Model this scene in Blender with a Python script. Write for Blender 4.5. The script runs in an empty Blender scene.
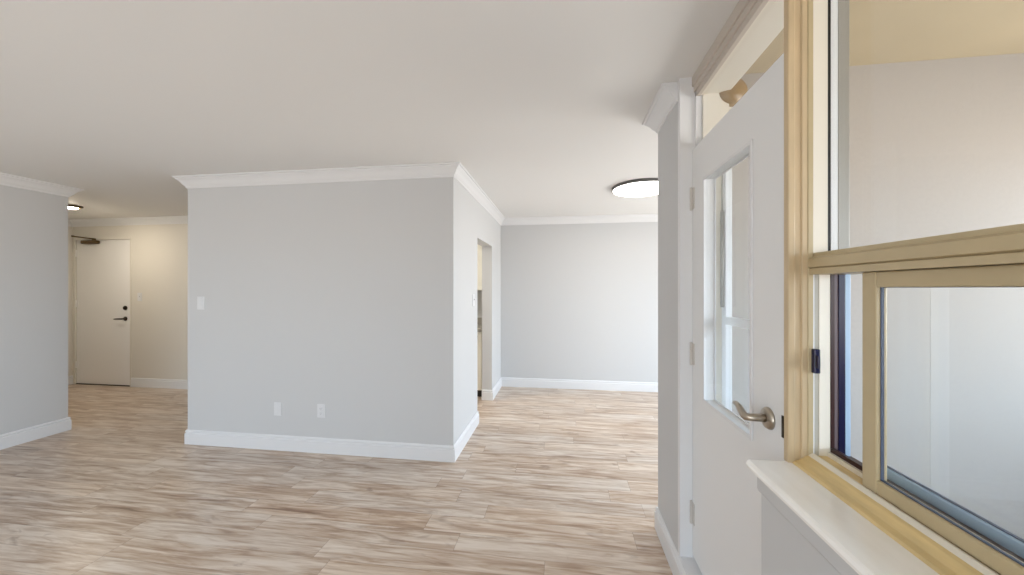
import bpy, bmesh, math, random
from mathutils import Vector, Matrix

SC = bpy.context.scene
COL = SC.collection
PI = math.pi

# ------------------------------------------------------------------ camera
H = 2.44                      # ceiling height
cam_d = bpy.data.cameras.new('camera')
cam = bpy.data.objects.new('camera', cam_d)
COL.objects.link(cam)
cam.location = (0, 0, 1.426)
cam.rotation_euler = (PI / 2, 0, math.atan(50 / 361))
cam_d.sensor_width = 36
cam_d.lens = 36 * 361 / 1024
cam_d.shift_y = 1 / 1024
cam_d.clip_start = 0.03
SC.camera = cam

# ------------------------------------------------------------------ colour management, sky
SC.view_settings.view_transform = 'Standard'
SC.view_settings.look = 'None'
SC.view_settings.exposure = 0.16
SC.view_settings.gamma = 1
SC.view_settings.use_curve_mapping = False
SC.cycles.max_bounces = 14
SC.cycles.diffuse_bounces = 10
SC.cycles.transparent_max_bounces = 16
SC.cycles.sample_clamp_indirect = 6
SC.cycles.caustics_reflective = False
SC.cycles.caustics_refractive = False
SC.cycles.use_denoising = True

SKY = 6.6
DINING_LAMP = 16.0
LIVING_FILL = 15.0
HALL_LAMP = 430.0
KITCHEN_FILL = 130.0

world = bpy.data.worlds.new('overcast_sky')
SC.world = world
world.use_nodes = True
nt = world.node_tree
nt.nodes.clear()
wo = nt.nodes.new('ShaderNodeOutputWorld')
bg = nt.nodes.new('ShaderNodeBackground')
tc = nt.nodes.new('ShaderNodeTexCoord')
sx = nt.nodes.new('ShaderNodeSeparateXYZ')
rp = nt.nodes.new('ShaderNodeValToRGB')
mr = nt.nodes.new('ShaderNodeMapRange')
mr.inputs['From Min'].default_value = -1
mr.inputs['From Max'].default_value = 1
nt.links.new(tc.outputs['Generated'], sx.inputs[0])
nt.links.new(sx.outputs['Z'], mr.inputs['Value'])
nt.links.new(mr.outputs[0], rp.inputs[0])
rp.color_ramp.elements[0].position = 0.0
rp.color_ramp.elements[0].color = (0.70, 0.67, 0.63, 1)
rp.color_ramp.elements[1].position = 1.0
rp.color_ramp.elements[1].color = (0.58, 0.77, 1.0, 1)
for p, c in ((0.485, (0.73, 0.70, 0.67, 1)), (0.52, (0.74, 0.87, 1.0, 1))):
    e = rp.color_ramp.elements.new(p)
    e.color = c
dp = nt.nodes.new('ShaderNodeMath')      # the sky is brighter on the +X side
dp.operation = 'MULTIPLY_ADD'
dp.inputs[1].default_value = 0.68 * SKY
dp.inputs[2].default_value = SKY
nt.links.new(sx.outputs['X'], dp.inputs[0])
nt.links.new(dp.outputs[0], bg.inputs['Strength'])
nt.links.new(rp.outputs[0], bg.inputs['Color'])
nt.links.new(bg.outputs[0], wo.inputs[0])


def portal(name, loc, rot, sx_, sy_):
    d = bpy.data.lights.new(name, 'AREA')
    d.shape = 'RECTANGLE'
    d.size, d.size_y = sx_, sy_
    d.cycles.is_portal = True
    o = bpy.data.objects.new(name, d)
    o.location = loc
    o.rotation_euler = rot
    COL.objects.link(o)


# portals only steer sky samples through the openings (they give no light of their own)
portal('sky_portal', (2.60, 0.17, 1.49), (0, PI / 2, 0), 1.14, 3.3)
portal('sky_portal', (0.80, -2.40, 1.27), (0, PI / 2, 0), 2.05, 1.3)
portal('sky_portal', (3.54, 3.725, 1.125), (0, PI / 2, 0), 1.95, 2.75)
portal('sky_portal', (-1.9, -3.34, 1.06), (PI / 2, 0, 0), 4.2, 1.88)


# ------------------------------------------------------------------ materials
def s2l(c):
    return tuple((v / 255 / 12.92) if v / 255 <= 0.04045 else ((v / 255 + 0.055) / 1.055) ** 2.4 for v in c) + (1,)


def mat(name, rgb, rough=0.6, metal=0.0, noise=0.0, nscale=6.0, bump=0.0, bscale=200.0, spec=0.5, stretch=None):
    m = bpy.data.materials.new(name)
    m.use_nodes = True
    t = m.node_tree
    b = t.nodes['Principled BSDF']
    b.inputs['Roughness'].default_value = rough
    b.inputs['Metallic'].default_value = metal
    b.inputs['Specular IOR Level'].default_value = spec
    b.inputs['Base Color'].default_value = s2l(rgb)
    tc = t.nodes.new('ShaderNodeTexCoord')
    src = tc.outputs['Object']
    if stretch:
        mp = t.nodes.new('ShaderNodeMapping')
        mp.inputs['Scale'].default_value = stretch
        t.links.new(src, mp.inputs[0])
        src = mp.outputs[0]
    if noise > 0:
        n = t.nodes.new('ShaderNodeTexNoise')
        n.inputs['Scale'].default_value = nscale
        n.inputs['Detail'].default_value = 5
        t.links.new(src, n.inputs['Vector'])
        mx = t.nodes.new('ShaderNodeMix')
        mx.data_type = 'RGBA'
        lo = tuple(max(0, v * (1 - noise)) for v in rgb)
        hi = tuple(min(255, v * (1 + noise)) for v in rgb)
        mx.inputs['A'].default_value = s2l(lo)
        mx.inputs['B'].default_value = s2l(hi)
        t.links.new(n.outputs['Fac'], mx.inputs['Factor'])
        t.links.new(mx.outputs['Result'], b.inputs['Base Color'])
    if bump > 0:
        n2 = t.nodes.new('ShaderNodeTexNoise')
        n2.inputs['Scale'].default_value = bscale
        n2.inputs['Detail'].default_value = 3
        t.links.new(src, n2.inputs['Vector'])
        bp = t.nodes.new('ShaderNodeBump')
        bp.inputs['Strength'].default_value = bump
        bp.inputs['Distance'].default_value = 0.002
        t.links.new(n2.outputs['Fac'], bp.inputs['Height'])
        t.links.new(bp.outputs[0], b.inputs['Normal'])
    return m


def glass_mat(name, tint=(0.99, 0.995, 0.995), refl=0.06):
    m = bpy.data.materials.new(name)
    m.use_nodes = True
    t = m.node_tree
    t.nodes.clear()
    out = t.nodes.new('ShaderNodeOutputMaterial')
    tr = t.nodes.new('ShaderNodeBsdfTransparent')
    tr.inputs[0].default_value = tint + (1,)
    gl = t.nodes.new('ShaderNodeBsdfGlossy')
    gl.inputs['Roughness'].default_value = 0.01
    lw = t.nodes.new('ShaderNodeLayerWeight')
    lw.inputs['Blend'].default_value = 0.5
    pw = t.nodes.new('ShaderNodeMath')
    pw.operation = 'POWER'
    pw.inputs[1].default_value = 5.0
    ma = t.nodes.new('ShaderNodeMath')
    ma.operation = 'MULTIPLY_ADD'
    ma.inputs[1].default_value = 0.7
    ma.inputs[2].default_value = refl * 0.4
    t.links.new(lw.outputs['Facing'], pw.inputs[0])
    t.links.new(pw.outputs[0], ma.inputs[0])
    mx = t.nodes.new('ShaderNodeMixShader')
    t.links.new(ma.outputs[0], mx.inputs[0])
    t.links.new(tr.outputs[0], mx.inputs[1])
    t.links.new(gl.outputs[0], mx.inputs[2])
    t.links.new(mx.outputs[0], out.inputs[0])
    return m


def emit_mat(name, rgb, strength):
    m = bpy.data.materials.new(name)
    m.use_nodes = True
    t = m.node_tree
    t.nodes.clear()
    out = t.nodes.new('ShaderNodeOutputMaterial')
    e = t.nodes.new('ShaderNodeEmission')
    e.inputs[0].default_value = rgb + (1,)
    e.inputs[1].default_value = strength
    t.links.new(e.outputs[0], out.inputs[0])
    return m


def floor_mat():
    m = bpy.data.materials.new('oak_vinyl_planks')
    m.use_nodes = True
    t = m.node_tree
    L = t.links
    b = t.nodes['Principled BSDF']

    def math_(op, a, bb=None):
        n = t.nodes.new('ShaderNodeMath')
        n.operation = op
        for i, v in enumerate((a, bb)):
            if v is None:
                continue
            if isinstance(v, (int, float)):
                n.inputs[i].default_value = v
            else:
                L.new(v, n.inputs[i])
        return n.outputs[0]

    def comb(x, y, z=0.0):
        n = t.nodes.new('ShaderNodeCombineXYZ')
        for i, v in enumerate((x, y, z)):
            if isinstance(v, (int, float)):
                n.inputs[i].default_value = v
            else:
                L.new(v, n.inputs[i])
        return n.outputs[0]

    def white(v):
        n = t.nodes.new('ShaderNodeTexWhiteNoise')
        n.noise_dimensions = '3D'
        L.new(v, n.inputs['Vector'])
        return n.outputs['Value']

    def noise(v, scale, detail=4, rough=0.55, dist=0.0):
        n = t.nodes.new('ShaderNodeTexNoise')
        n.inputs['Scale'].default_value = scale
        n.inputs['Detail'].default_value = detail
        n.inputs['Roughness'].default_value = rough
        n.inputs['Distortion'].default_value = dist
        L.new(v, n.inputs['Vector'])
        return n.outputs['Fac']

    tc = t.nodes.new('ShaderNodeTexCoord')
    sep = t.nodes.new('ShaderNodeSeparateXYZ')
    L.new(tc.outputs['Object'], sep.inputs[0])
    X, Y = sep.outputs['X'], sep.outputs['Y']
    W, LN = 0.146, 1.22
    ry = math_('DIVIDE', Y, W)
    row = math_('FLOOR', ry)
    off = math_('MULTIPLY', white(comb(row, 3.7, 1.3)), LN)
    rx = math_('DIVIDE', math_('ADD', X, off), LN)
    pl = math_('FLOOR', rx)
    rnd = white(comb(row, pl, 0.5))
    rnd2 = white(comb(pl, row, 7.5))
    shift = math_('MULTIPLY', rnd, 37.0)
    # long soft figure, fine grain and a few darker knots
    fig = noise(comb(math_('ADD', math_('MULTIPLY', X, 2.3), shift), math_('ADD', math_('MULTIPLY', Y, 21.0), shift), shift), 1.0, 4, 0.6, 0.7)
    grain = noise(comb(math_('ADD', math_('MULTIPLY', X, 5.0), shift), math_('MULTIPLY', Y, 90.0), shift), 1.0, 3, 0.6, 0.3)
    blot = noise(comb(math_('ADD', math_('MULTIPLY', X, 3.2), shift), math_('MULTIPLY', Y, 9.0), shift), 1.0, 3, 0.6, 1.2)
    v = math_('ADD', math_('MULTIPLY', math_('SUBTRACT', fig, 0.5), 1.2), 0.46)
    v = math_('ADD', v, math_('MULTIPLY', math_('SUBTRACT', grain, 0.5), 0.46))
    v = math_('ADD', v, math_('MULTIPLY', math_('SUBTRACT', rnd, 0.5), 0.10))
    ramp = t.nodes.new('ShaderNodeValToRGB')
    L.new(v, ramp.inputs[0])
    els = ramp.color_ramp.elements
    els[0].position, els[0].color = 0.10, s2l((132, 106, 86))
    els[1].position, els[1].color = 0.95, s2l((224, 215, 205))
    e = els.new(0.36); e.color = s2l((180, 159, 139))
    e = els.new(0.60); e.color = s2l((210, 198, 184))
    # cooler / warmer planks
    hue = t.nodes.new('ShaderNodeMix'); hue.data_type = 'RGBA'; hue.blend_type = 'MULTIPLY'
    tone = t.nodes.new('ShaderNodeMix'); tone.data_type = 'RGBA'
    tone.inputs['A'].default_value = (1.0, 0.96, 0.93, 1)
    tone.inputs['B'].default_value = (0.96, 0.97, 1.0, 1)
    L.new(rnd2, tone.inputs['Factor'])
    hue.inputs['Factor'].default_value = 1.0
    L.new(ramp.outputs[0], hue.inputs['A'])
    L.new(tone.outputs['Result'], hue.inputs['B'])
    # knots
    kn = t.nodes.new('ShaderNodeMapRange')
    kn.inputs['From Min'].default_value = 0.60
    kn.inputs['From Max'].default_value = 0.74
    kn.inputs['To Max'].default_value = 0.45
    L.new(blot, kn.inputs['Value'])
    km = t.nodes.new('ShaderNodeMix'); km.data_type = 'RGBA'
    L.new(kn.outputs[0], km.inputs['Factor'])
    L.new(hue.outputs['Result'], km.inputs['A'])
    km.inputs['B'].default_value = s2l((112, 86, 70))
    # seams
    fy = math_('FRACT', ry)
    fx = math_('FRACT', rx)
    ey = math_('MINIMUM', fy, math_('SUBTRACT', 1.0, fy))
    ex = math_('MINIMUM', fx, math_('SUBTRACT', 1.0, fx))
    sy = math_('LESS_THAN', ey, 0.008)
    sxx = math_('LESS_THAN', ex, 0.0014)
    seam = math_('MAXIMUM', sy, sxx)
    sm = t.nodes.new('ShaderNodeMix'); sm.data_type = 'RGBA'
    L.new(math_('MULTIPLY', seam, 0.36), sm.inputs['Factor'])
    L.new(km.outputs['Result'], sm.inputs['A'])
    sm.inputs['B'].default_value = s2l((96, 78, 64))
    L.new(sm.outputs['Result'], b.inputs['Base Color'])
    b.inputs['Roughness'].default_value = 0.31
    b.inputs['Specular IOR Level'].default_value = 0.5
    bp = t.nodes.new('ShaderNodeBump')
    bp.inputs['Strength'].default_value = 0.12
    bp.inputs['Distance'].default_value = 0.002
    L.new(math_('SUBTRACT', grain, seam), bp.inputs['Height'])
    L.new(bp.outputs[0], b.inputs['Normal'])
    return m


M = {
    'wall': mat('wall_paint', (198, 199, 200), 0.75, bump=0.05, bscale=260, spec=0.3),
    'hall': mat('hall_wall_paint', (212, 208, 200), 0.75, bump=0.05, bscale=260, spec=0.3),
    'ceiling': mat('ceiling_paint', (226, 226, 225), 0.85, spec=0.2),
    'trim': mat('white_trim_paint', (220, 221, 223), 0.4),
    'door': mat('white_door_paint', (228, 227, 226), 0.4),
    'balcony_door': mat('pale_grey_door_paint', (226, 227, 228), 0.45),
    'floor': floor_mat(),
    'frame': mat('beige_enamel', (186, 170, 136), 0.38, noise=0.05, nscale=9),
    'post': mat('tan_painted_wood', (194, 173, 140), 0.5, noise=0.10, nscale=7, stretch=(8, 8, 1)),
    'stool': mat('yellowed_varnished_wood', (214, 190, 138), 0.45, noise=0.14, nscale=9, stretch=(6, 1, 6)),
    'sill': mat('cream_gloss_sill', (252, 250, 245), 0.2, noise=0.035, nscale=7, stretch=(5, 1, 5)),
    'cream': mat('cream_vinyl', (230, 224, 211), 0.4),
    'grey_track': mat('grey_track_metal', (176, 172, 160), 0.45),
    'black': mat('black_gasket', (14, 13, 14), 0.5),
    'brown': mat('dark_brown_enamel', (52, 26, 24), 0.3),
    'mauve': mat('weathered_brown_metal', (108, 92, 96), 0.45),
    'navy': mat('navy_enamel', (14, 14, 56), 0.25),
    'blue': mat('blue_grey_aluminium', (172, 198, 224), 0.3),
    'gasket': mat('grey_blue_gasket', (74, 84, 104), 0.5),
    'alu': mat('grey_aluminium', (158, 156, 150), 0.4, metal=0.2),
    'head_trim': mat('shaded_taupe_trim', (196, 187, 177), 0.45),  # white trim darkened to taupe, painting in the header's shade
    'white_alu': mat('white_aluminium', (232, 235, 238), 0.35),
    'nickel': mat('brushed_nickel', (176, 166, 152), 0.28, metal=1.0),
    'dark_metal': mat('dark_bronze', (44, 34, 26), 0.35, metal=0.7),
    'bronze': mat('bronze_closer_paint', (92, 74, 46), 0.4, metal=0.5),
    'hinge': mat('painted_hinge', (198, 194, 189), 0.4),
    'plate': mat('white_plastic', (214, 215, 217), 0.3),
    'slot': mat('outlet_slot', (126, 126, 128), 0.6),
    'reflection_tone': mat('painted_reflection', (180, 175, 170), 0.9, spec=0.15),
    'stucco': mat('balcony_stucco', (174, 168, 162), 0.9, noise=0.03, nscale=70, bump=0.12, bscale=30, spec=0.15),
    'soffit': mat('balcony_soffit_paint', (182, 167, 140), 0.9, noise=0.04, nscale=4, spec=0.15),
    'concrete': mat('balcony_concrete', (150, 150, 152), 0.9, noise=0.06, nscale=6, spec=0.2),
    'amber': mat('amber_glass', (150, 124, 86), 0.25),
    'laminate': mat('cream_cabinet_laminate', (238, 236, 226), 0.4),
    'counter': mat('grey_counter_laminate', (150, 146, 138), 0.35, noise=0.12, nscale=60),
    'toe': mat('dark_toe_kick', (46, 42, 40), 0.6),
    'glass': glass_mat('clear_glass'),
    'led_white': emit_mat('led_diffuser', (1.0, 0.965, 0.92), DINING_LAMP),
    'fill_living': emit_mat('living_fill_diffuser', (1.0, 0.965, 0.92), LIVING_FILL),
    'fill_kitchen': emit_mat('kitchen_fill_diffuser', (1.0, 0.93, 0.82), KITCHEN_FILL),
    'led_hall': emit_mat('hall_lamp_glow', (1.0, 0.88, 0.70), HALL_LAMP),
    'lamp_rim': mat('dark_lamp_rim', (104, 103, 102), 0.4, metal=0.3),
}


# ------------------------------------------------------------------ mesh helpers
class MB:
    def __init__(self):
        self.bm = bmesh.new()

    def box(self, x0, x1, y0, y1, z0, z1, bev=0.0, seg=2):
        b = bmesh.new()
        bmesh.ops.create_cube(b, size=1.0)
        for v in b.verts:
            v.co = Vector(((x0 + x1) / 2 + v.co.x * (x1 - x0), (y0 + y1) / 2 + v.co.y * (y1 - y0), (z0 + z1) / 2 + v.co.z * (z1 - z0)))
        if bev > 0:
            bmesh.ops.bevel(b, geom=b.edges[:], offset=bev, segments=seg, profile=0.5, affect='EDGES')
        self._merge(b)
        return self

    def _merge(self, b):
        bmesh.ops.recalc_face_normals(b, faces=b.faces[:])
        me = bpy.data.meshes.new('tmp')
        b.to_mesh(me)
        b.free()
        self.bm.from_mesh(me)
        bpy.data.meshes.remove(me)

    def lathe(self, prof, axis='Z', c=(0, 0, 0), n=40):
        """prof: list of (radius, height) revolved about an axis through c."""
        b = bmesh.new()
        rings = []
        for r, h in prof:
            ring = []
            if r < 1e-6:
                ring = [b.verts.new(self._ax(axis, 0, 0, h, c))]
            else:
                for k in range(n):
                    a = 2 * PI * k / n
                    ring.append(b.verts.new(self._ax(axis, r * math.cos(a), r * math.sin(a), h, c)))
            rings.append(ring)
        for A, B in zip(rings, rings[1:]):
            if len(A) == 1 and len(B) == 1:
                continue
            for k in range(n):
                k2 = (k + 1) % n
                if len(A) == 1:
                    b.faces.new((A[0], B[k], B[k2]))
                elif len(B) == 1:
                    b.faces.new((A[k], A[k2], B[0]))
                else:
                    b.faces.new((A[k], A[k2], B[k2], B[k]))
        for ring in (rings[0], rings[-1]):
            if len(ring) > 1:
                b.faces.new(ring)
        for f in b.faces:
            f.smooth = True
        self._merge(b)
        return self

    @staticmethod
    def _ax(axis, u, v, h, c):
        if axis == 'Z':
            return Vector((c[0] + u, c[1] + v, c[2] + h))
        if axis == 'X':
            return Vector((c[0] + h, c[1] + u, c[2] + v))
        return Vector((c[0] + u, c[1] + h, c[2] + v))

    def tube(self, pts, radii, n=14, flat=1.0):
        """a tapered round bar along a 3-D path; flat squeezes it along X."""
        b = bmesh.new()
        rings = []
        P = [Vector(p) for p in pts]
        for i, p in enumerate(P):
            d = (P[min(i + 1, len(P) - 1)] - P[max(i - 1, 0)]).normalized()
            up = Vector((0, 0, 1)) if abs(d.z) < 0.9 else Vector((1, 0, 0))
            s = d.cross(up).normalized()
            u = s.cross(d).normalized()
            r = radii[i] if isinstance(radii, (list, tuple)) else radii
            rings.append([b.verts.new(p + (s * math.cos(2 * PI * k / n) * flat + u * math.sin(2 * PI * k / n)) * r) for k in range(n)])
        for A, B in zip(rings, rings[1:]):
            for k in range(n):
                b.faces.new((A[k], A[(k + 1) % n], B[(k + 1) % n], B[k]))
        b.faces.new(rings[0])
        b.faces.new(rings[-1])
        for f in b.faces:
            f.smooth = True
        self._merge(b)
        return self

    def sweep(self, path, prof, side=1):
        """mitred moulding: prof = closed list of (outward, z); outward is to the left (side=1) of the path."""
        b = bmesh.new()
        P = [Vector((p[0], p[1])) for p in path]
        nrm = []
        for a, c in zip(P, P[1:]):
            d = (c - a).normalized()
            nrm.append(Vector((-d.y, d.x)) * side)
        rings = []
        for i, p in enumerate(P):
            if i == 0:
                m = nrm[0]
            elif i == len(P) - 1:
                m = nrm[-1]
            else:
                m = nrm[i - 1] + nrm[i]
                m = m / m.dot(nrm[i])
            rings.append([b.verts.new((p.x + m.x * o, p.y + m.y * o, z)) for o, z in prof])
        n = len(prof)
        for A, B in zip(rings, rings[1:]):
            for k in range(n):
                b.faces.new((A[k], A[(k + 1) % n], B[(k + 1) % n], B[k]))
        b.faces.new(rings[0])
        b.faces.new(rings[-1])
        self._merge(b)
        return self

    def prism_y(self, poly, y0, y1):
        """extrude an (x, z) outline along Y."""
        b = bmesh.new()
        A = [b.verts.new((x, y0, z)) for x, z in poly]
        B = [b.verts.new((x, y1, z)) for x, z in poly]
        n = len(poly)
        for k in range(n):
            b.faces.new((A[k], A[(k + 1) % n], B[(k + 1) % n], B[k]))
        b.faces.new(A)
        b.faces.new(B)
        self._merge(b)
        return self

    def build(self, name, m, parent=None, origin=None):
        me = bpy.data.meshes.new(name)
        self.bm.to_mesh(me)
        self.bm.free()
        o = bpy.data.objects.new(name, me)
        me.materials.append(m if not isinstance(m, str) else M[m])
        COL.objects.link(o)
        if origin is not None:
            me.transform(Matrix.Translation(-Vector(origin)))
            o.location = origin
        if parent is not None:
            o.parent = parent
            o.location = Vector(origin if origin is not None else (0, 0, 0)) - wloc(parent)
        return o


def wloc(o):
    v = Vector(o.location)
    while o.parent is not None:
        o = o.parent
        v += o.location
    return v


def tag(o, label, cat, group=None, kind=None):
    o['label'] = label
    o['category'] = cat
    if group:
        o['group'] = group
    if kind:
        o['kind'] = kind
    return o


def empty(name, loc):
    o = bpy.data.objects.new(name, None)
    o.location = loc
    o.empty_display_size = 0.1
    COL.objects.link(o)
    return o


def struct(name, mb, m, label, cat):
    o = mb.build(name, m)
    return tag(o, label, cat, kind='structure')


# ------------------------------------------------------------------ the shell
# living room X -4.93 .. 0.563, Y -3.2 .. ; partition face Y 2.88; dining room beyond; foyer back left
PX0, PX1, PY = -3.41, -0.886, 2.88      # partition block
BY = 5.20                                # dining back wall
FY = 4.44                                # foyer back wall
RX = 0.563                               # pier face / right wall
NY = -3.20                               # wall behind the camera
DX = 3.40                                # dining right wall

f = MB()
f.box(-7.5, RX + 0.02, NY - 0.1, 2.0, -0.12, 0)
f.box(-7.5, DX + 0.1, 2.0, BY + 0.15, -0.12, 0)
struct('floor', f, 'floor', 'light greyish oak plank floor running through all the rooms', 'floor')

c = MB()
c.box(-7.5, 0.77, NY - 0.1, 2.235, H, H + 0.14)
c.box(-7.5, DX + 0.1, 2.235, BY + 0.15, H, H + 0.14)
struct('ceiling', c, 'ceiling', 'smooth white ceiling over the living room, foyer and dining area', 'ceiling')

w = MB().box(-5.06, -4.93, NY, 2.99, 0, H)
w.box(-7.4, -5.06, 2.86, 2.99, 0, H)
struct('wall_left', w, 'wall', 'pale grey wall at the far left, ending at the foyer opening', 'wall')

w = MB().box(-7.4, -7.24, 2.99, FY + 0.15, 0, H)
struct('wall_foyer_left', w, 'hall', 'narrow strip of wall left of the white entrance door', 'wall')

# foyer back wall with the entrance door opening
DOX0, DOX1, DOH = -7.185, -6.225, 2.145
w = MB().box(-7.24, DOX0 - 0.03, FY, FY + 0.15, 0, H)
w.box(DOX1 + 0.03, PX0 + 0.13, FY, FY + 0.15, 0, H)
w.box(DOX0 - 0.03, DOX1 + 0.03, FY, FY + 0.15, DOH + 0.03, H)
struct('wall_foyer_back', w, 'hall', 'warm lit foyer wall around the white entrance door', 'wall')

w = MB().box(PX0, PX1, PY, PY + 0.13, 0, H)
struct('wall_partition', w, 'wall', 'wide pale grey partition wall facing the room, with outlets low on it', 'wall')
w = MB().box(PX0, PX0 + 0.13, PY + 0.13, BY, 0, H)
struct('wall_partition_left', w, 'hall', 'hidden side of the partition block towards the foyer', 'wall')

# partition right side with kitchen doorway
KY0, KY1, KH = 3.73, 4.53, 1.965
w = MB().box(PX1 - 0.13, PX1, PY + 0.13, KY0, 0, H)
w.box(PX1 - 0.13, PX1, KY1, BY, 0, H)
w.box(PX1 - 0.13, PX1, KY0, KY1, KH, H)
struct('wall_partition_right', w, 'wall', 'bright side of the partition with the narrow kitchen doorway', 'wall')

w = MB().box(-7.4, DX + 0.1, BY, BY + 0.15, 0, H)
struct('wall_back', w, 'wall', 'plain pale wall at the far end of the dining area', 'wall')

# pier between balcony door and dining room, running out beside the balcony
w = MB().box(RX, 0.77, 1.864, 2.235, 0, H)
w.box(0.77, DX, 1.98, 2.235, 0, H)
struct('wall_pier', w, 'wall', 'shaded grey pier between the dining area and the balcony door', 'wall')

# dining right wall with a window (behind the pier)
w = MB().box(DX, DX + 0.12, 2.0, BY, 0, 0.15)
w.box(DX, DX + 0.12, 2.0, BY, 2.1, H)
w.box(DX, DX + 0.12, 2.0, 2.35, 0.15, 2.1)
w.box(DX, DX + 0.12, 5.1, BY, 0.15, 2.1)
struct('wall_right_dining', w, 'wall', 'dining area window wall hidden behind the pier', 'wall')

# right wall: below the window, beyond it, header over window and door
WY0, WY1 = -1.5, 1.09            # window opening along Y
w = MB().box(0.552, 0.77, NY, -3.05, 0, 0.919)
w.box(0.552, 0.77, -3.05, -1.75, 0, 0.25)
w.box(0.552, 0.77, -1.75, 1.095, 0, 0.919)
w.box(0.552, 0.77, NY, -3.05, 0.919, H)
w.box(0.552, 0.77, -1.75, WY0, 0.919, H)
w.box(0.552, 0.77, -3.05, -1.75, 2.3, H)
w.box(0.640, 0.77, WY0, 1.864, 2.38, H)
struct('wall_right', w, 'wall', 'grey wall under the window sill at the lower right', 'wall')

# raised curb below the balcony door
w = MB().box(RX, 0.79, 1.095, 1.864, 0, 0.135)
struct('trim_1', w, 'trim', 'white raised curb under the balcony door', 'curb')

# wall behind the camera, opened for the added window
w = MB().box(-5.06, RX, NY - 0.12, NY, 0, 0.12)
w.box(-5.06, RX, NY - 0.12, NY, 2.0, H)
w.box(-5.06, -4.0, NY - 0.12, NY, 0.12, 2.0)
w.box(0.2, 0.77, NY - 0.12, NY, 0.12, 2.0)
struct('wall_front', w, 'wall', 'living room wall behind the viewpoint with an opening for an added window', 'wall')

# mouldings
CR = [(0, -0.095), (0.006, -0.095), (0.010, -0.090), (0.012, -0.080), (0.018, -0.074), (0.026, -0.064), (0.034, -0.050),
      (0.044, -0.036), (0.054, -0.027), (0.060, -0.022), (0.062, -0.015), (0.070, -0.013), (0.076, -0.011), (0.076, 0), (0, 0)]
CROWN = [(o, H + z) for o, z in CR]
BASE = [(0, 0), (0.016, 0), (0.016, 0.098), (0.0125, 0.102), (0.008, 0.104), (0.008, 0.108), (0.0125, 0.112), (0.0130, 0.118), (0.010, 0.125), (0.005, 0.131), (0, 0.131)]

t = MB().sweep([(-4.93, NY), (-4.93, 2.99), (-7.24, 2.99)], CROWN, -1)
struct('trim_2', t, 'trim', 'white crown moulding along the top of the far left wall', 'crown moulding')
t = MB().sweep([(-7.24, 2.99), (-7.24, FY), (PX0, FY), (PX0, 3.6)], CROWN, -1)
struct('trim_3', t, 'trim', 'crown moulding above the foyer entrance door', 'crown moulding')
t = MB().sweep([(PX0, 3.6), (PX0, PY), (PX1, PY), (PX1, BY), (DX, BY)], CROWN, -1)
struct('trim_4', t, 'trim', 'white crown moulding wrapping the top of the partition and dining back wall', 'crown moulding')
t = MB().sweep([(DX, 2.235), (RX, 2.235), (RX, 1.866)], CROWN, -1)
struct('trim_5', t, 'trim', 'short crown moulding at the top of the shaded pier', 'crown moulding')

t = MB().sweep([(-4.93, NY), (-4.93, 2.99), (-7.24, 2.99)], BASE, -1)
struct('baseboard_left', t, 'trim', 'white baseboard at the foot of the far left wall', 'baseboard')
t = MB().sweep([(-7.24, 2.99), (-7.24, FY - 0.0)], BASE, -1)
struct('baseboard_foyer_left', t, 'trim', 'short baseboard left of the entrance door', 'baseboard')
t = MB().sweep([(DOX1 + 0.03, FY), (PX0, FY), (PX0, 3.6)], BASE, -1)
struct('baseboard_foyer', t, 'trim', 'white baseboard right of the entrance door in the foyer', 'baseboard')
t = MB().sweep([(PX0, 3.6), (PX0, PY), (PX1, PY), (PX1, KY0), (PX1 - 0.13, KY0)], BASE, -1)
struct('baseboard_partition', t, 'trim', 'tall white baseboard wrapping the foot of the partition wall', 'baseboard')
t = MB().sweep([(PX1 - 0.13, KY1), (PX1, KY1), (PX1, BY), (DX, BY)], BASE, -1)
struct('baseboard_back', t, 'trim', 'white baseboard along the dining back wall from the kitchen doorway', 'baseboard')
t = MB().sweep([(DX, 2.235), (RX, 2.235), (RX, 1.09)], BASE, -1)
struct('baseboard_pier', t, 'trim', 'white baseboard along the pier and the balcony door curb', 'baseboard')

# ------------------------------------------------------------------ entrance door
d = tag(empty('door_1', (-6.7, FY + 0.03, 0)), 'white entrance door at the end of the foyer', 'door', kind='structure')
s = MB().box(DOX0 + 0.004, DOX1 - 0.004, FY + 0.012, FY + 0.055, 0.012, DOH - 0.004, 0.002)
slab = s.build('slab', 'door', d)
fr = MB()
fr.box(DOX0 - 0.03, DOX0, FY - 0.008, FY + 0.12, 0, DOH + 0.03, 0.002)
fr.box(DOX1, DOX1 + 0.03, FY - 0.004, FY + 0.12, 0, DOH + 0.03, 0.002)
fr.box(DOX0, DOX1, FY - 0.004, FY + 0.12, DOH, DOH + 0.03, 0.002)
fr.build('door_frame', 'hall', d)
MB().box(DOX0, DOX1, FY + 0.0, FY + 0.12, 0, 0.011, 0.002).build('threshold', 'toe', d)
for hz in (0.29, 1.2, 1.95):
    h = MB().lathe([(0, -0.05), (0.007, -0.05), (0.007, 0.05), (0, 0.05)], 'Z', (DOX0 + 0.004, FY + 0.004, hz), 10)
    h.box(DOX0 + 0.004, DOX0 + 0.035, FY + 0.008, FY + 0.013, hz - 0.048, hz + 0.048)
    h.build('hinge', 'door', d)
k = MB().lathe([(0, 0), (0.033, 0), (0.031, -0.012), (0.022, -0.016), (0, -0.016)], 'Y', (-6.318, FY + 0.012, 1.142), 24)
k.box(-6.322, -6.314, FY - 0.02, FY - 0.002, 1.128, 1.156, 0.002)
k.build('deadbolt', 'dark_metal', d)
k = MB().lathe([(0, 0), (0.032, 0), (0.030, -0.010), (0.012, -0.014), (0.011, -0.05), (0, -0.05)], 'Y', (-6.318, FY + 0.012, 0.985), 24)
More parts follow.
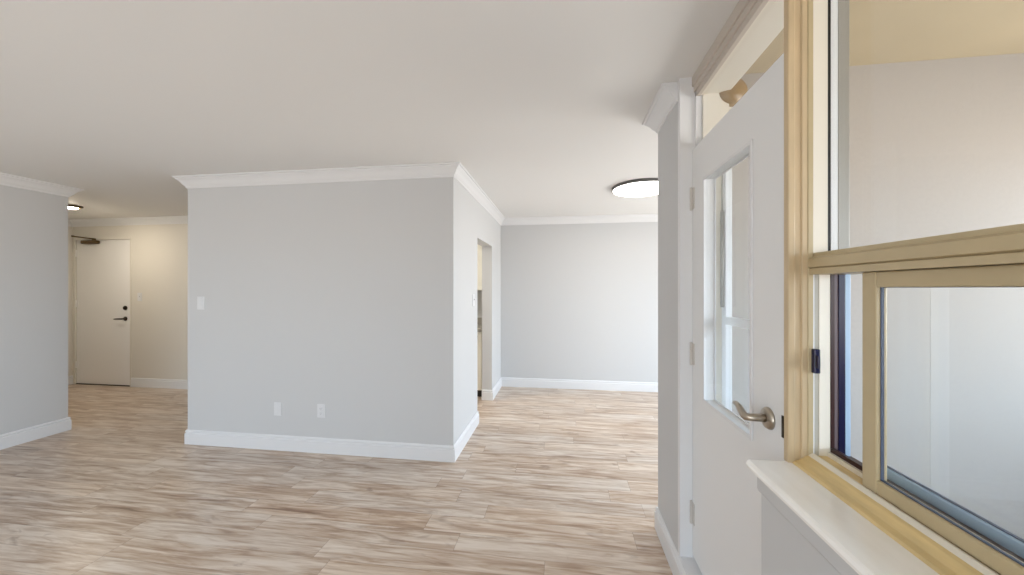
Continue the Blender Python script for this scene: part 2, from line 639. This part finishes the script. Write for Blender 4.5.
k.tube([(-6.312, FY - 0.04, 0.985), (-6.36, FY - 0.042, 0.985), (-6.42, FY - 0.040, 0.982), (-6.455, FY - 0.034, 0.980)], [0.011, 0.011, 0.010, 0.008], 12)
k.build('lever_handle', 'dark_metal', d)
cl = MB().box(-7.035, -6.76, FY - 0.045, FY + 0.012, 2.085, 2.135, 0.012, 3)
closer = cl.build('door_closer', 'bronze', d)
cl.bm = None
a = MB().lathe([(0, 0), (0.022, 0), (0.022, 0.03), (0, 0.03)], 'Z', (-6.83, FY - 0.018, 2.135), 16)
a.tube([(-6.83, FY - 0.018, 2.158), (-6.99, FY - 0.16, 2.178)], [0.010, 0.010], 8)
a.tube([(-6.99, FY - 0.16, 2.182), (-7.17, FY - 0.03, 2.205)], [0.010, 0.010], 8)
a.build('closer_arm', 'bronze', closer)

# ------------------------------------------------------------------ balcony door with transom
d = tag(empty('door_2', (0.62, 1.47, 0.135)), 'white half glazed balcony door with a lever handle', 'door', kind='structure')
DY0, DY1 = 1.113, 1.834
LY0, LY1, LZ0, LZ1 = 1.288, 1.690, 0.934, 1.908        # glass opening
DF, DB, DT = 0.62, 0.662, 2.09
s = MB()
s.box(DF, DB, DY0, LY0, 0.150, DT)
s.box(DF, DB, LY1, DY1 - 0.002, 0.150, DT)
s.box(DF, DB, LY0, LY1, 0.150, LZ0)
s.box(DF, DB, LY0, LY1, LZ1, DT)
bmesh.ops.remove_doubles(s.bm, verts=s.bm.verts[:], dist=0.0005)
slab = s.build('slab', 'balcony_door', d)
g = MB()
for x0, x1 in ((DF - 0.005, DF), (DB, DB + 0.005)):
    g.box(x0, x1, LY0 - 0.009, LY0 + 0.006, LZ0 - 0.009, LZ1 + 0.009, 0.002)
    g.box(x0, x1, LY1 - 0.006, LY1 + 0.009, LZ0 - 0.009, LZ1 + 0.009, 0.002)
    g.box(x0, x1, LY0 + 0.004, LY1 - 0.004, LZ0 - 0.009, LZ0 + 0.006, 0.002)
    g.box(x0, x1, LY0 + 0.004, LY1 - 0.004, LZ1 - 0.006, LZ1 + 0.009, 0.002)
gf = g.build('glazing_bead', 'trim', d)
MB().box(DF + 0.005, DF + 0.009, LY0, LY1, LZ0, LZ1).build('glass_pane', 'glass', gf)
# lever
k = MB().lathe([(0, 0), (0.033, 0), (0.033, -0.004), (0.029, -0.010), (0.016, -0.013), (0, -0.013)], 'X', (DF, 1.188, 1.034), 28)
k.tube([(DF - 0.008, 1.188, 1.034), (DF - 0.030, 1.188, 1.034), (DF - 0.052, 1.188, 1.034), (DF - 0.060, 1.194, 1.033), (DF - 0.062, 1.206, 1.034),
        (DF - 0.060, 1.225, 1.040), (DF - 0.058, 1.245, 1.048), (DF - 0.057, 1.262, 1.052), (DF - 0.056, 1.282, 1.050)],
       [0.013, 0.0115, 0.0115, 0.0115, 0.0112, 0.0105, 0.0095, 0.008, 0.006], 16)
k.build('lever_handle', 'nickel', d)
MB().box(DF - 0.0025, DF + 0.020, DY0 + 0.0005, DY0 + 0.008, 1.004, 1.066).build('latch_plate', 'dark_metal', d)
for hz in (0.355, 1.114, 1.855):
    h = MB().lathe([(0, -0.055), (0.0055, -0.055), (0.0065, -0.052), (0.0065, -0.018), (0.0058, -0.017), (0.0065, -0.016), (0.0065, 0.016),
                    (0.0058, 0.017), (0.0065, 0.018), (0.0065, 0.052), (0.0055, 0.055), (0, 0.055)], 'Z', (DF - 0.006, DY1 + 0.001, hz), 12)
    h.box(DF - 0.003, DF + 0.0005, DY1 - 0.028, DY1 + 0.0, hz - 0.05, hz + 0.05)
    h.build('hinge', 'hinge', d)

# door frame with transom light above
fr = tag(empty('trim_6', (0.66, 1.47, 0.135)), 'white frame around the balcony door with its glass transom', 'door frame', kind='structure')
j = MB()
j.box(RX, 0.66, DY1 + 0.001, 1.864, 0.135, H)
j.box(0.632, 0.66, 1.820, DY1 + 0.001, DT + 0.02, H)
j.build('jamb', 'trim', fr)
MB().box(0.66, 0.775, 1.812, 1.864, 0.135, 2.40).build('outer_jamb', 'cream', fr)
j = MB()
j.box(0.617, 0.64, 1.09, DY1 + 0.001, 2.392, H, 0.003)
j.box(0.625, 0.650, 1.10, DY1 + 0.001, 2.365, 2.396, 0.003)
j.box(0.632, 0.652, 1.10, DY1 + 0.001, 2.340, 2.368, 0.003)
j.build('head', 'head_trim', fr)
MB().box(0.652, 0.775, 1.10, 1.864, 2.344, 2.40, 0.003).build('outer_head', 'cream', fr)
MB().box(0.645, 0.72, DY0, 1.815, DT + 0.004, DT + 0.030, 0.003).build('transom_bar', 'trim', fr)
MB().box(0.653, 0.657, 1.11, 1.822, DT + 0.02, 2.35).build('transom_pane', 'glass', fr)

# storm door on the balcony side
d = tag(empty('door_3', (0.75, 1.45, 0.135)), 'white aluminium storm door seen through the balcony door glass', 'storm door', kind='structure')
s = MB()
s.box(0.738, 0.766, 1.762, 1.806, 0.14, 2.085, 0.003)
s.box(0.738, 0.766, 1.125, 1.165, 0.14, 2.085, 0.003)
s.box(0.738, 0.766, 1.165, 1.762, 2.035, 2.085, 0.003)
s.box(0.738, 0.766, 1.165, 1.762, 0.14, 0.26, 0.003)
s.build('storm_frame', 'white_alu', d)
MB().box(0.736, 0.768, 1.165, 1.762, 1.262, 1.298, 0.003).build('middle_rail', 'white_alu', d)
MB().box(0.751, 0.754, 1.165, 1.762, 1.298, 2.035).build('upper_pane', 'glass', d)
MB().box(0.751, 0.754, 1.165, 1.762, 0.26, 1.262).build('lower_pane', 'glass', d)
t = MB().tube([(0.728, 1.772, 1.34), (0.728, 1.772, 1.78)], 0.008, 10)
t.tube([(0.728, 1.772, 1.78), (0.728, 1.772, 2.02)], 0.004, 8)
t.build('closer_tube', 'alu', d)

# ------------------------------------------------------------------ balcony window
win = tag(empty('window_1', (0.66, 0.2, 0.92)), 'beige framed balcony window with a sliding lower sash', 'window', kind='structure')
# post between window and door, in stepped bands
p = MB()
p.box(0.617, 0.636, 1.090, 1.111, 0.944, 2.40, 0.003)
p.box(0.633, 0.653, 1.0935, 1.111, 0.944, 2.40, 0.002)
p.box(0.651, 0.668, 1.090, 1.111, 0.944, 2.40, 0.003)
p.box(0.666, 0.766, 1.094, 1.112, 0.944, 2.40)
p.build('post', 'post', win)
# sill and its yellowed inner stool, apron moulding
sl = MB().prism_y([(0.552, 0.919), (0.522, 0.919), (0.517, 0.923), (0.515, 0.931), (0.517, 0.940), (0.522, 0.944), (0.629, 0.946), (0.640, 0.946), (0.640, 0.919)], WY0, 1.100)
sill = sl.build('window_sill', 'sill', win)
MB().prism_y([(0.552, 0.919), (0.538, 0.919), (0.538, 0.905), (0.541, 0.900), (0.541, 0.868), (0.545, 0.860), (0.552, 0.858)], WY0, 1.095).build('apron', 'wall', sill)
MB().prism_y([(0.627, 0.9455), (0.632, 0.951), (0.645, 0.955), (0.660, 0.966), (0.668, 0.970), (0.775, 0.970), (0.775, 0.92), (0.64, 0.92), (0.627, 0.93)], WY0, 1.092).build('stool', 'stool', win)
# outer fixed frame: bottom track, cross rail, head
b = MB()
b.prism_y([(0.667, 0.966), (0.667, 0.970), (0.676, 0.976), (0.681, 0.976), (0.681, 0.966)], WY0, 1.09)
b.box(0.714, 0.722, WY0, 1.09, 0.966, 0.982)
b.build('bottom_track', 'cream', win)
MB().prism_y([(0.668, 1.464), (0.668, 1.479), (0.673, 1.481), (0.667, 1.484), (0.667, 1.507), (0.680, 1.513), (0.681, 1.523), (0.772, 1.523), (0.772, 1.464)],
             WY0, 1.09).build('cross_rail', 'frame', win)
MB().box(0.620, 0.772, WY0, 1.09, 2.335, 2.42, 0.003).build('window_head', 'frame', win)
# jamb strips of the upper light
MB().box(0.666, 0.680, 1.0885, 1.095, 0.966, 2.34, 0.002).build('frame_flange', 'frame', win)
MB().box(0.680, 0.7155, 1.0895, 1.096, 1.522, 2.336).build('upper_inner_jamb', 'cream', win)
MB().box(0.7155, 0.7225, 1.0892, 1.096, 1.522, 2.336).build('upper_gasket', 'black', win)
MB().box(0.7225, 0.740, 1.0885, 1.096, 1.522, 2.336, 0.001).build('upper_outer_stop', 'white_alu', win)
MB().box(0.740, 0.767, 1.0875, 1.096, 1.522, 2.336, 0.001).build('upper_storm_jamb', 'alu', win)
MB().box(0.719, 0.723, WY0, 1.0885, 1.520, 2.338).build('upper_pane', 'glass', win)
# jamb strips of the lower light
MB().box(0.6795, 0.682, 1.0885, 1.095, 0.970, 1.465).build('track_lip', 'white_alu', win)
MB().box(0.682, 0.695, 1.0905, 1.096, 0.970, 1.465).build('jamb_track', 'grey_track', win)
MB().box(0.694, 0.722, 1.089, 1.096, 0.970, 1.465, 0.001).build('lower_inner_jamb', 'cream', win)
keep = MB().box(0.674, 0.690, 1.076, 1.0905, 1.196, 1.262, 0.003)
keep.box(0.676, 0.682, 1.064, 1.077, 1.212, 1.246, 0.002)
keep.build('latch_keeper', 'navy', win)
# outer dark storm track
o = MB()
o.box(0.722, 0.731, 1.0880, 1.096, 0.966, 1.465)
o.box(0.722, 0.731, WY0, 1.088, 0.966, 0.994)
o.box(0.722, 0.772, WY0, 1.09, 0.960, 0.974)
o.build('storm_track', 'brown', win)
MB().box(0.731, 0.741, 1.0895, 1.096, 0.972, 1.465).build('storm_channel', 'mauve', win)
MB().box(0.741, 0.757, 1.0875, 1.096, 0.972, 1.465, 0.001).build('storm_jamb', 'navy', win)
MB().box(0.757, 0.770, 1.0878, 1.096, 0.966, 1.465, 0.001).build('storm_edge', 'blue', win)


def sash(y0, y1, x0, x1, z0, z1, st, name, m):
    e = empty(name, ((x0 + x1) / 2, (y0 + y1) / 2, z0))
    e.parent = win
    e.location = e.location - wloc(win)
    q = MB()
    q.box(x0, x1, y1 - st, y1, z0, z1, 0.003)
    q.box(x0, x1, y0, y0 + st, z0, z1, 0.003)
    q.box(x0 + 0.001, x1 - 0.001, y0 + st - 0.001, y1 - st + 0.001, z0, z0 + st * 0.82, 0.003)
    q.box(x0 + 0.001, x1 - 0.001, y0 + st - 0.001, y1 - st + 0.001, z1 - st * 0.9, z1, 0.003)
    q.build('sash_frame', m, e)
    q = MB()
    yy0, yy1, zz0, zz1 = y0 + st, y1 - st, z0 + st * 0.82, z1 - st * 0.9
    xm = (x0 + x1) / 2
    q.box(xm - 0.003, xm + 0.003, yy1 - 0.002, yy1 + 0.002, zz0, zz1)
    q.box(xm - 0.003, xm + 0.003, yy0 - 0.002, yy0 + 0.002, zz0, zz1)
    q.box(xm - 0.003, xm + 0.003, yy0, yy1, zz0 - 0.002, zz0 + 0.002)
    q.box(xm - 0.003, xm + 0.003, yy0, yy1, zz1 - 0.001, zz1 + 0.002)
    q.build('gasket', 'gasket', e)
    MB().box(xm - 0.002, xm + 0.002, yy0, yy1, zz0, zz1).build('glass_pane', 'glass', e)
    return e


sash(-0.30, 0.933, 0.683, 0.706, 0.974, 1.463, 0.038, 'sliding_sash', 'frame')
sash(-1.48, -0.28, 0.707, 0.721, 0.974, 1.463, 0.034, 'fixed_sash', 'frame')
sash(-1.48, 1.010, 0.744, 0.760, 0.980, 1.463, 0.036, 'storm_sash', 'blue')

# ------------------------------------------------------------------ unseen windows for daylight; those behind the viewpoint are added
def plain_window(name, x0, x1, y0, y1, z0, z1, along, label, n):
    e = tag(empty(name, ((x0 + x1) / 2, (y0 + y1) / 2, z0)), label, 'window', kind='structure')
    q = MB()
    st = 0.05
    if along == 'Y':
        q.box(x0, x1, y0, y1, z0, z0 + st).box(x0, x1, y0, y1, z1 - st, z1)
        for k in range(n + 1):
            yy = y0 + (y1 - y0 - st) * k / n
            q.box(x0, x1, yy, yy + st, z0 + st, z1 - st)
        MB().box((x0 + x1) / 2 - 0.002, (x0 + x1) / 2 + 0.002, y0 + st, y1 - st, z0 + st, z1 - st).build('glass_pane', 'glass', e)
    else:
        q.box(x0, x1, y0, y1, z0, z0 + st).box(x0, x1, y0, y1, z1 - st, z1)
        for k in range(n + 1):
            xx = x0 + (x1 - x0 - st) * k / n
            q.box(xx, xx + st, y0, y1, z0 + st, z1 - st)
        MB().box(x0 + st, x1 - st, (y0 + y1) / 2 - 0.002, (y0 + y1) / 2 + 0.002, z0 + st, z1 - st).build('glass_pane', 'glass', e)
    q.build('window_frame', 'trim', e)


plain_window('window_2', DX + 0.02, DX + 0.08, 2.35, 5.1, 0.15, 2.1, 'Y', 'dining area window hidden behind the pier', 3)
plain_window('added_window_3', -4.0, 0.2, NY - 0.09, NY - 0.03, 0.12, 2.0, 'X', 'unseen window added behind the viewpoint to let in daylight', 3)

plain_window('added_window_4', 0.66, 0.72, -3.05, -1.75, 0.25, 2.3, 'Y', 'tall unseen window added behind the viewpoint, beyond the balcony, for more light', 2)

# ------------------------------------------------------------------ balcony
w = MB().box(0.77, 2.62, 1.842, 1.98, -0.1, H)
struct('wall_balcony', w, 'stucco', 'rough cream stucco balcony wall seen through the window', 'wall')
w = MB().box(1.620, 1.692, 1.8415, 1.843, -0.08, 1.50)  # thin pale strip, painted in as the reflection of a window post
struct('reflection_strip', w, 'reflection_tone', 'faint pale strip painting a window reflection onto the balcony wall', 'trim')
w = MB().box(0.77, 2.62, -1.6, 1.842, -0.22, -0.08)
struct('balcony_floor', w, 'concrete', 'concrete balcony floor outside the window', 'balcony floor')
w = MB().box(0.77, 2.74, -1.6, 1.98, H, H + 0.14)
struct('balcony_ceiling', w, 'soffit', 'tan balcony ceiling above the stucco wall outside', 'balcony ceiling')
w = MB().box(2.62, 2.74, -1.6, 1.98, -0.22, 0.92)
w.box(2.62, 2.74, -1.6, 1.98, 2.06, H)  # unseen edge beam, added to hold back sky light
w.box(0.77, 2.74, -1.6, -1.5, -0.22, H)  # unseen end wall, added to darken the balcony
struct('balcony_parapet', w, 'stucco', 'solid balcony parapet, with unseen end wall and edge beam added to dim the balcony', 'parapet')

lamp = tag(empty('wall_lamp', (0.80, 1.842, 2.345)), 'round amber lamp on balcony wall, glimpsed through the glass above the door', 'lamp')
MB().lathe([(0, 0), (0.074, 0), (0.076, -0.006), (0.072, -0.014), (0, -0.014)], 'Y', (0.792, 1.842, 2.350), 32).build('mounting_base', 'cream', lamp)
pr = [(0.066, -0.013)]
for k in range(0, 11):
    a = PI / 2 * k / 10
    pr.append((0.068 * math.cos(a), -0.014 - 0.040 * math.sin(a)))
MB().lathe(pr, 'Y', (0.792, 1.842, 2.350), 32).build('globe', 'amber', lamp)

# ------------------------------------------------------------------ ceiling lights
def led_disc(name, x, y, r, mt, label):
    e = tag(empty(name, (x, y, H)), label, 'ceiling light')
    MB().lathe([(0, 0), (r, 0), (r, -0.026), (r - 0.006, -0.030), (r - 0.012, -0.028), (r - 0.012, -0.02), (0, -0.02)], 'Z', (x, y, H), 64).build('rim', 'lamp_rim', e)
    MB().lathe([(0, -0.021), (r - 0.0125, -0.021), (r - 0.014, -0.030), (r * 0.6, -0.033), (0, -0.034)], 'Z', (x, y, H), 64).build('diffuser', mt, e)


led_disc('ceiling_light', 0.793, 3.745, 0.293, 'led_white', 'flat round ceiling light with thin dark rim over the dining area')
led_disc('ceiling_light', -2.3, -1.0, 0.293, 'fill_living', 'flat round unseen light added behind the viewpoint to brighten the living room')  # unseen lamp, added to lift the living room light
led_disc('ceiling_light', -2.1, 3.9, 0.16, 'fill_kitchen', 'small round unseen light added to brighten the kitchen behind the partition')  # unseen lamp, added so the kitchen looks bright

e = tag(empty('ceiling_light', (-5.95, 3.64, H)), 'small glowing ceiling light in the foyer near the left wall edge', 'ceiling light')
MB().lathe([(0, 0), (0.095, 0), (0.095, -0.012), (0.08, -0.024), (0.056, -0.026), (0.056, -0.020), (0, -0.020)], 'Z', (-5.95, 3.64, H), 40).build('lamp_base', 'bronze', e)
pr = [(0.052, -0.018)]
for k in range(0, 9):
    a = PI / 2 * k / 8
    pr.append((0.054 * math.cos(a), -0.022 - 0.018 * math.sin(a)))
MB().lathe(pr, 'Z', (-5.95, 3.64, H), 40).build('glass_dome', 'led_hall', e)

# ------------------------------------------------------------------ switches and outlets
def wall_plate(name, pos, normal, label, cat, kind, w_=0.072, h_=0.118, group=None):
    """built facing -Y at the origin, then turned to face its wall's normal."""
    e = tag(empty(name, pos), label, cat, group)
    q = MB().box(-w_ / 2, w_ / 2, -0.006, 0, -h_ / 2, h_ / 2, 0.0025)
    pl = q.build('plate', 'plate', e)
    pl.location = (0, 0, 0)
    parts = []
    if kind == 'switch':
        q = MB().box(-0.017, 0.017, -0.008, -0.005, -0.034, 0.034, 0.001)
        parts.append(q.build('switch_bezel', 'plate', e))
        q = MB().prism_y([(-0.014, -0.031), (0.014, -0.031), (0.014, 0.031), (-0.014, 0.031)], -0.010, -0.007)
        parts.append(q.build('rocker', 'plate', e))
    elif kind == 'toggle':
        q = MB().box(-0.005, 0.005, -0.016, -0.005, -0.004, 0.014, 0.002)
        parts.append(q.build('toggle', 'plate', e))
    elif kind == 'insert':
        q = MB().box(-0.017, 0.017, -0.0085, -0.005, -0.034, 0.034, 0.0015)
        parts.append(q.build('insert', 'plate', e))
    elif kind == 'outlet':
        for s in (-1, 1):
            q = MB().lathe([(0, -0.004), (0.0172, -0.004), (0.0172, -0.0085), (0.016, -0.0092), (0, -0.0092)], 'Y', (0, 0, s * 0.0195), 24)
            rc = q.build('receptacle', 'plate', e)
            rc.location = (0, 0, 0)
            q = MB().box(-0.0075, -0.0055, -0.0097, -0.0085, s * 0.0195 - 0.002, s * 0.0195 + 0.007)
            q.box(0.0055, 0.0075, -0.0097, -0.0085, s * 0.0195 - 0.001, s * 0.0195 + 0.006)
            q.lathe([(0, -0.0085), (0.0023, -0.0085), (0.0023, -0.0097), (0, -0.0097)], 'Y', (0, 0, s * 0.0195 - 0.008), 10)
            sl_ = q.build('slots', 'slot', rc)
            sl_.location = (0, 0, 0)
    for o in parts:
        o.location = (0, 0, 0)
    if normal == '+X':
        e.rotation_euler = (0, 0, PI / 2)
    return e


wall_plate('light_switch', (-3.269, PY, 1.293), '-Y', 'white rocker light switch at the left end of the partition wall', 'light switch', 'switch')
wall_plate('light_switch', (-6.055, FY, 1.303), '-Y', 'light switch on the foyer wall beside the entrance door', 'light switch', 'toggle')
wall_plate('light_switch', (PX1, 3.552, 1.31), '+X', 'light switch on the bright partition side just before the kitchen doorway', 'light switch', 'toggle')
wall_plate('wall_outlet', (-2.489, PY, 0.362), '-Y', 'left one of two low white wall plates, with a plain smooth insert', 'wall plate', 'insert', group='wall plates low on the partition')
wall_plate('wall_outlet', (-2.071, PY, 0.364), '-Y', 'right one of two low white wall plates, a double outlet', 'outlet', 'outlet', group='wall plates low on the partition')

# ------------------------------------------------------------------ kitchen glimpsed through the doorway
KX0, KX1 = -3.26, -1.03
e = tag(empty('base_cabinet', (-2.1, 4.9, 0)), 'cream base cabinet glimpsed through the kitchen doorway', 'cabinet')
MB().box(KX0, KX1, 4.60, BY - 0.018, 0.10, 0.865, 0.002).build('body', 'laminate', e)
MB().box(KX0, KX1, 4.66, 4.72, 0.0, 0.10).build('toe_kick', 'toe', e)
nd = 4
for k in range(nd):
    x0 = KX0 + (KX1 - KX0) * k / nd + 0.004
    x1 = KX0 + (KX1 - KX0) * (k + 1) / nd - 0.004
    dr = MB().box(x0, x1, 4.582, 4.60, 0.115, 0.855, 0.003).build('cabinet_door', 'laminate', e)
    MB().tube([(x1 - 0.05, 4.582, 0.70), (x1 - 0.05, 4.56, 0.71), (x1 - 0.05, 4.56, 0.80), (x1 - 0.05, 4.582, 0.81)], 0.005, 8).build('handle', 'nickel', dr)
o = MB().box(KX0, KX1, 4.56, BY, 0.865, 0.905, 0.006).box(KX0, KX1, BY - 0.02, BY, 0.905, 1.0, 0.002).build('countertop', 'counter')
tag(o, 'grey kitchen countertop edge glimpsed through the doorway', 'countertop')
e = tag(empty('wall_cabinet', (-2.1, 5.0, 1.40)), 'cream wall cabinet above the counter glimpsed through the doorway', 'cabinet')
MB().box(KX0, KX1, 4.89, BY, 1.40, 2.20, 0.002).build('body', 'laminate', e)
for k in range(nd):
    x0 = KX0 + (KX1 - KX0) * k / nd + 0.004
    x1 = KX0 + (KX1 - KX0) * (k + 1) / nd - 0.004
    dr = MB().box(x0, x1, 4.872, 4.89, 1.405, 2.195, 0.003).build('cabinet_door', 'laminate', e)
    MB().tube([(x1 - 0.05, 4.872, 1.45), (x1 - 0.05, 4.85, 1.46), (x1 - 0.05, 4.85, 1.55), (x1 - 0.05, 4.872, 1.56)], 0.005, 8).build('handle', 'nickel', dr)
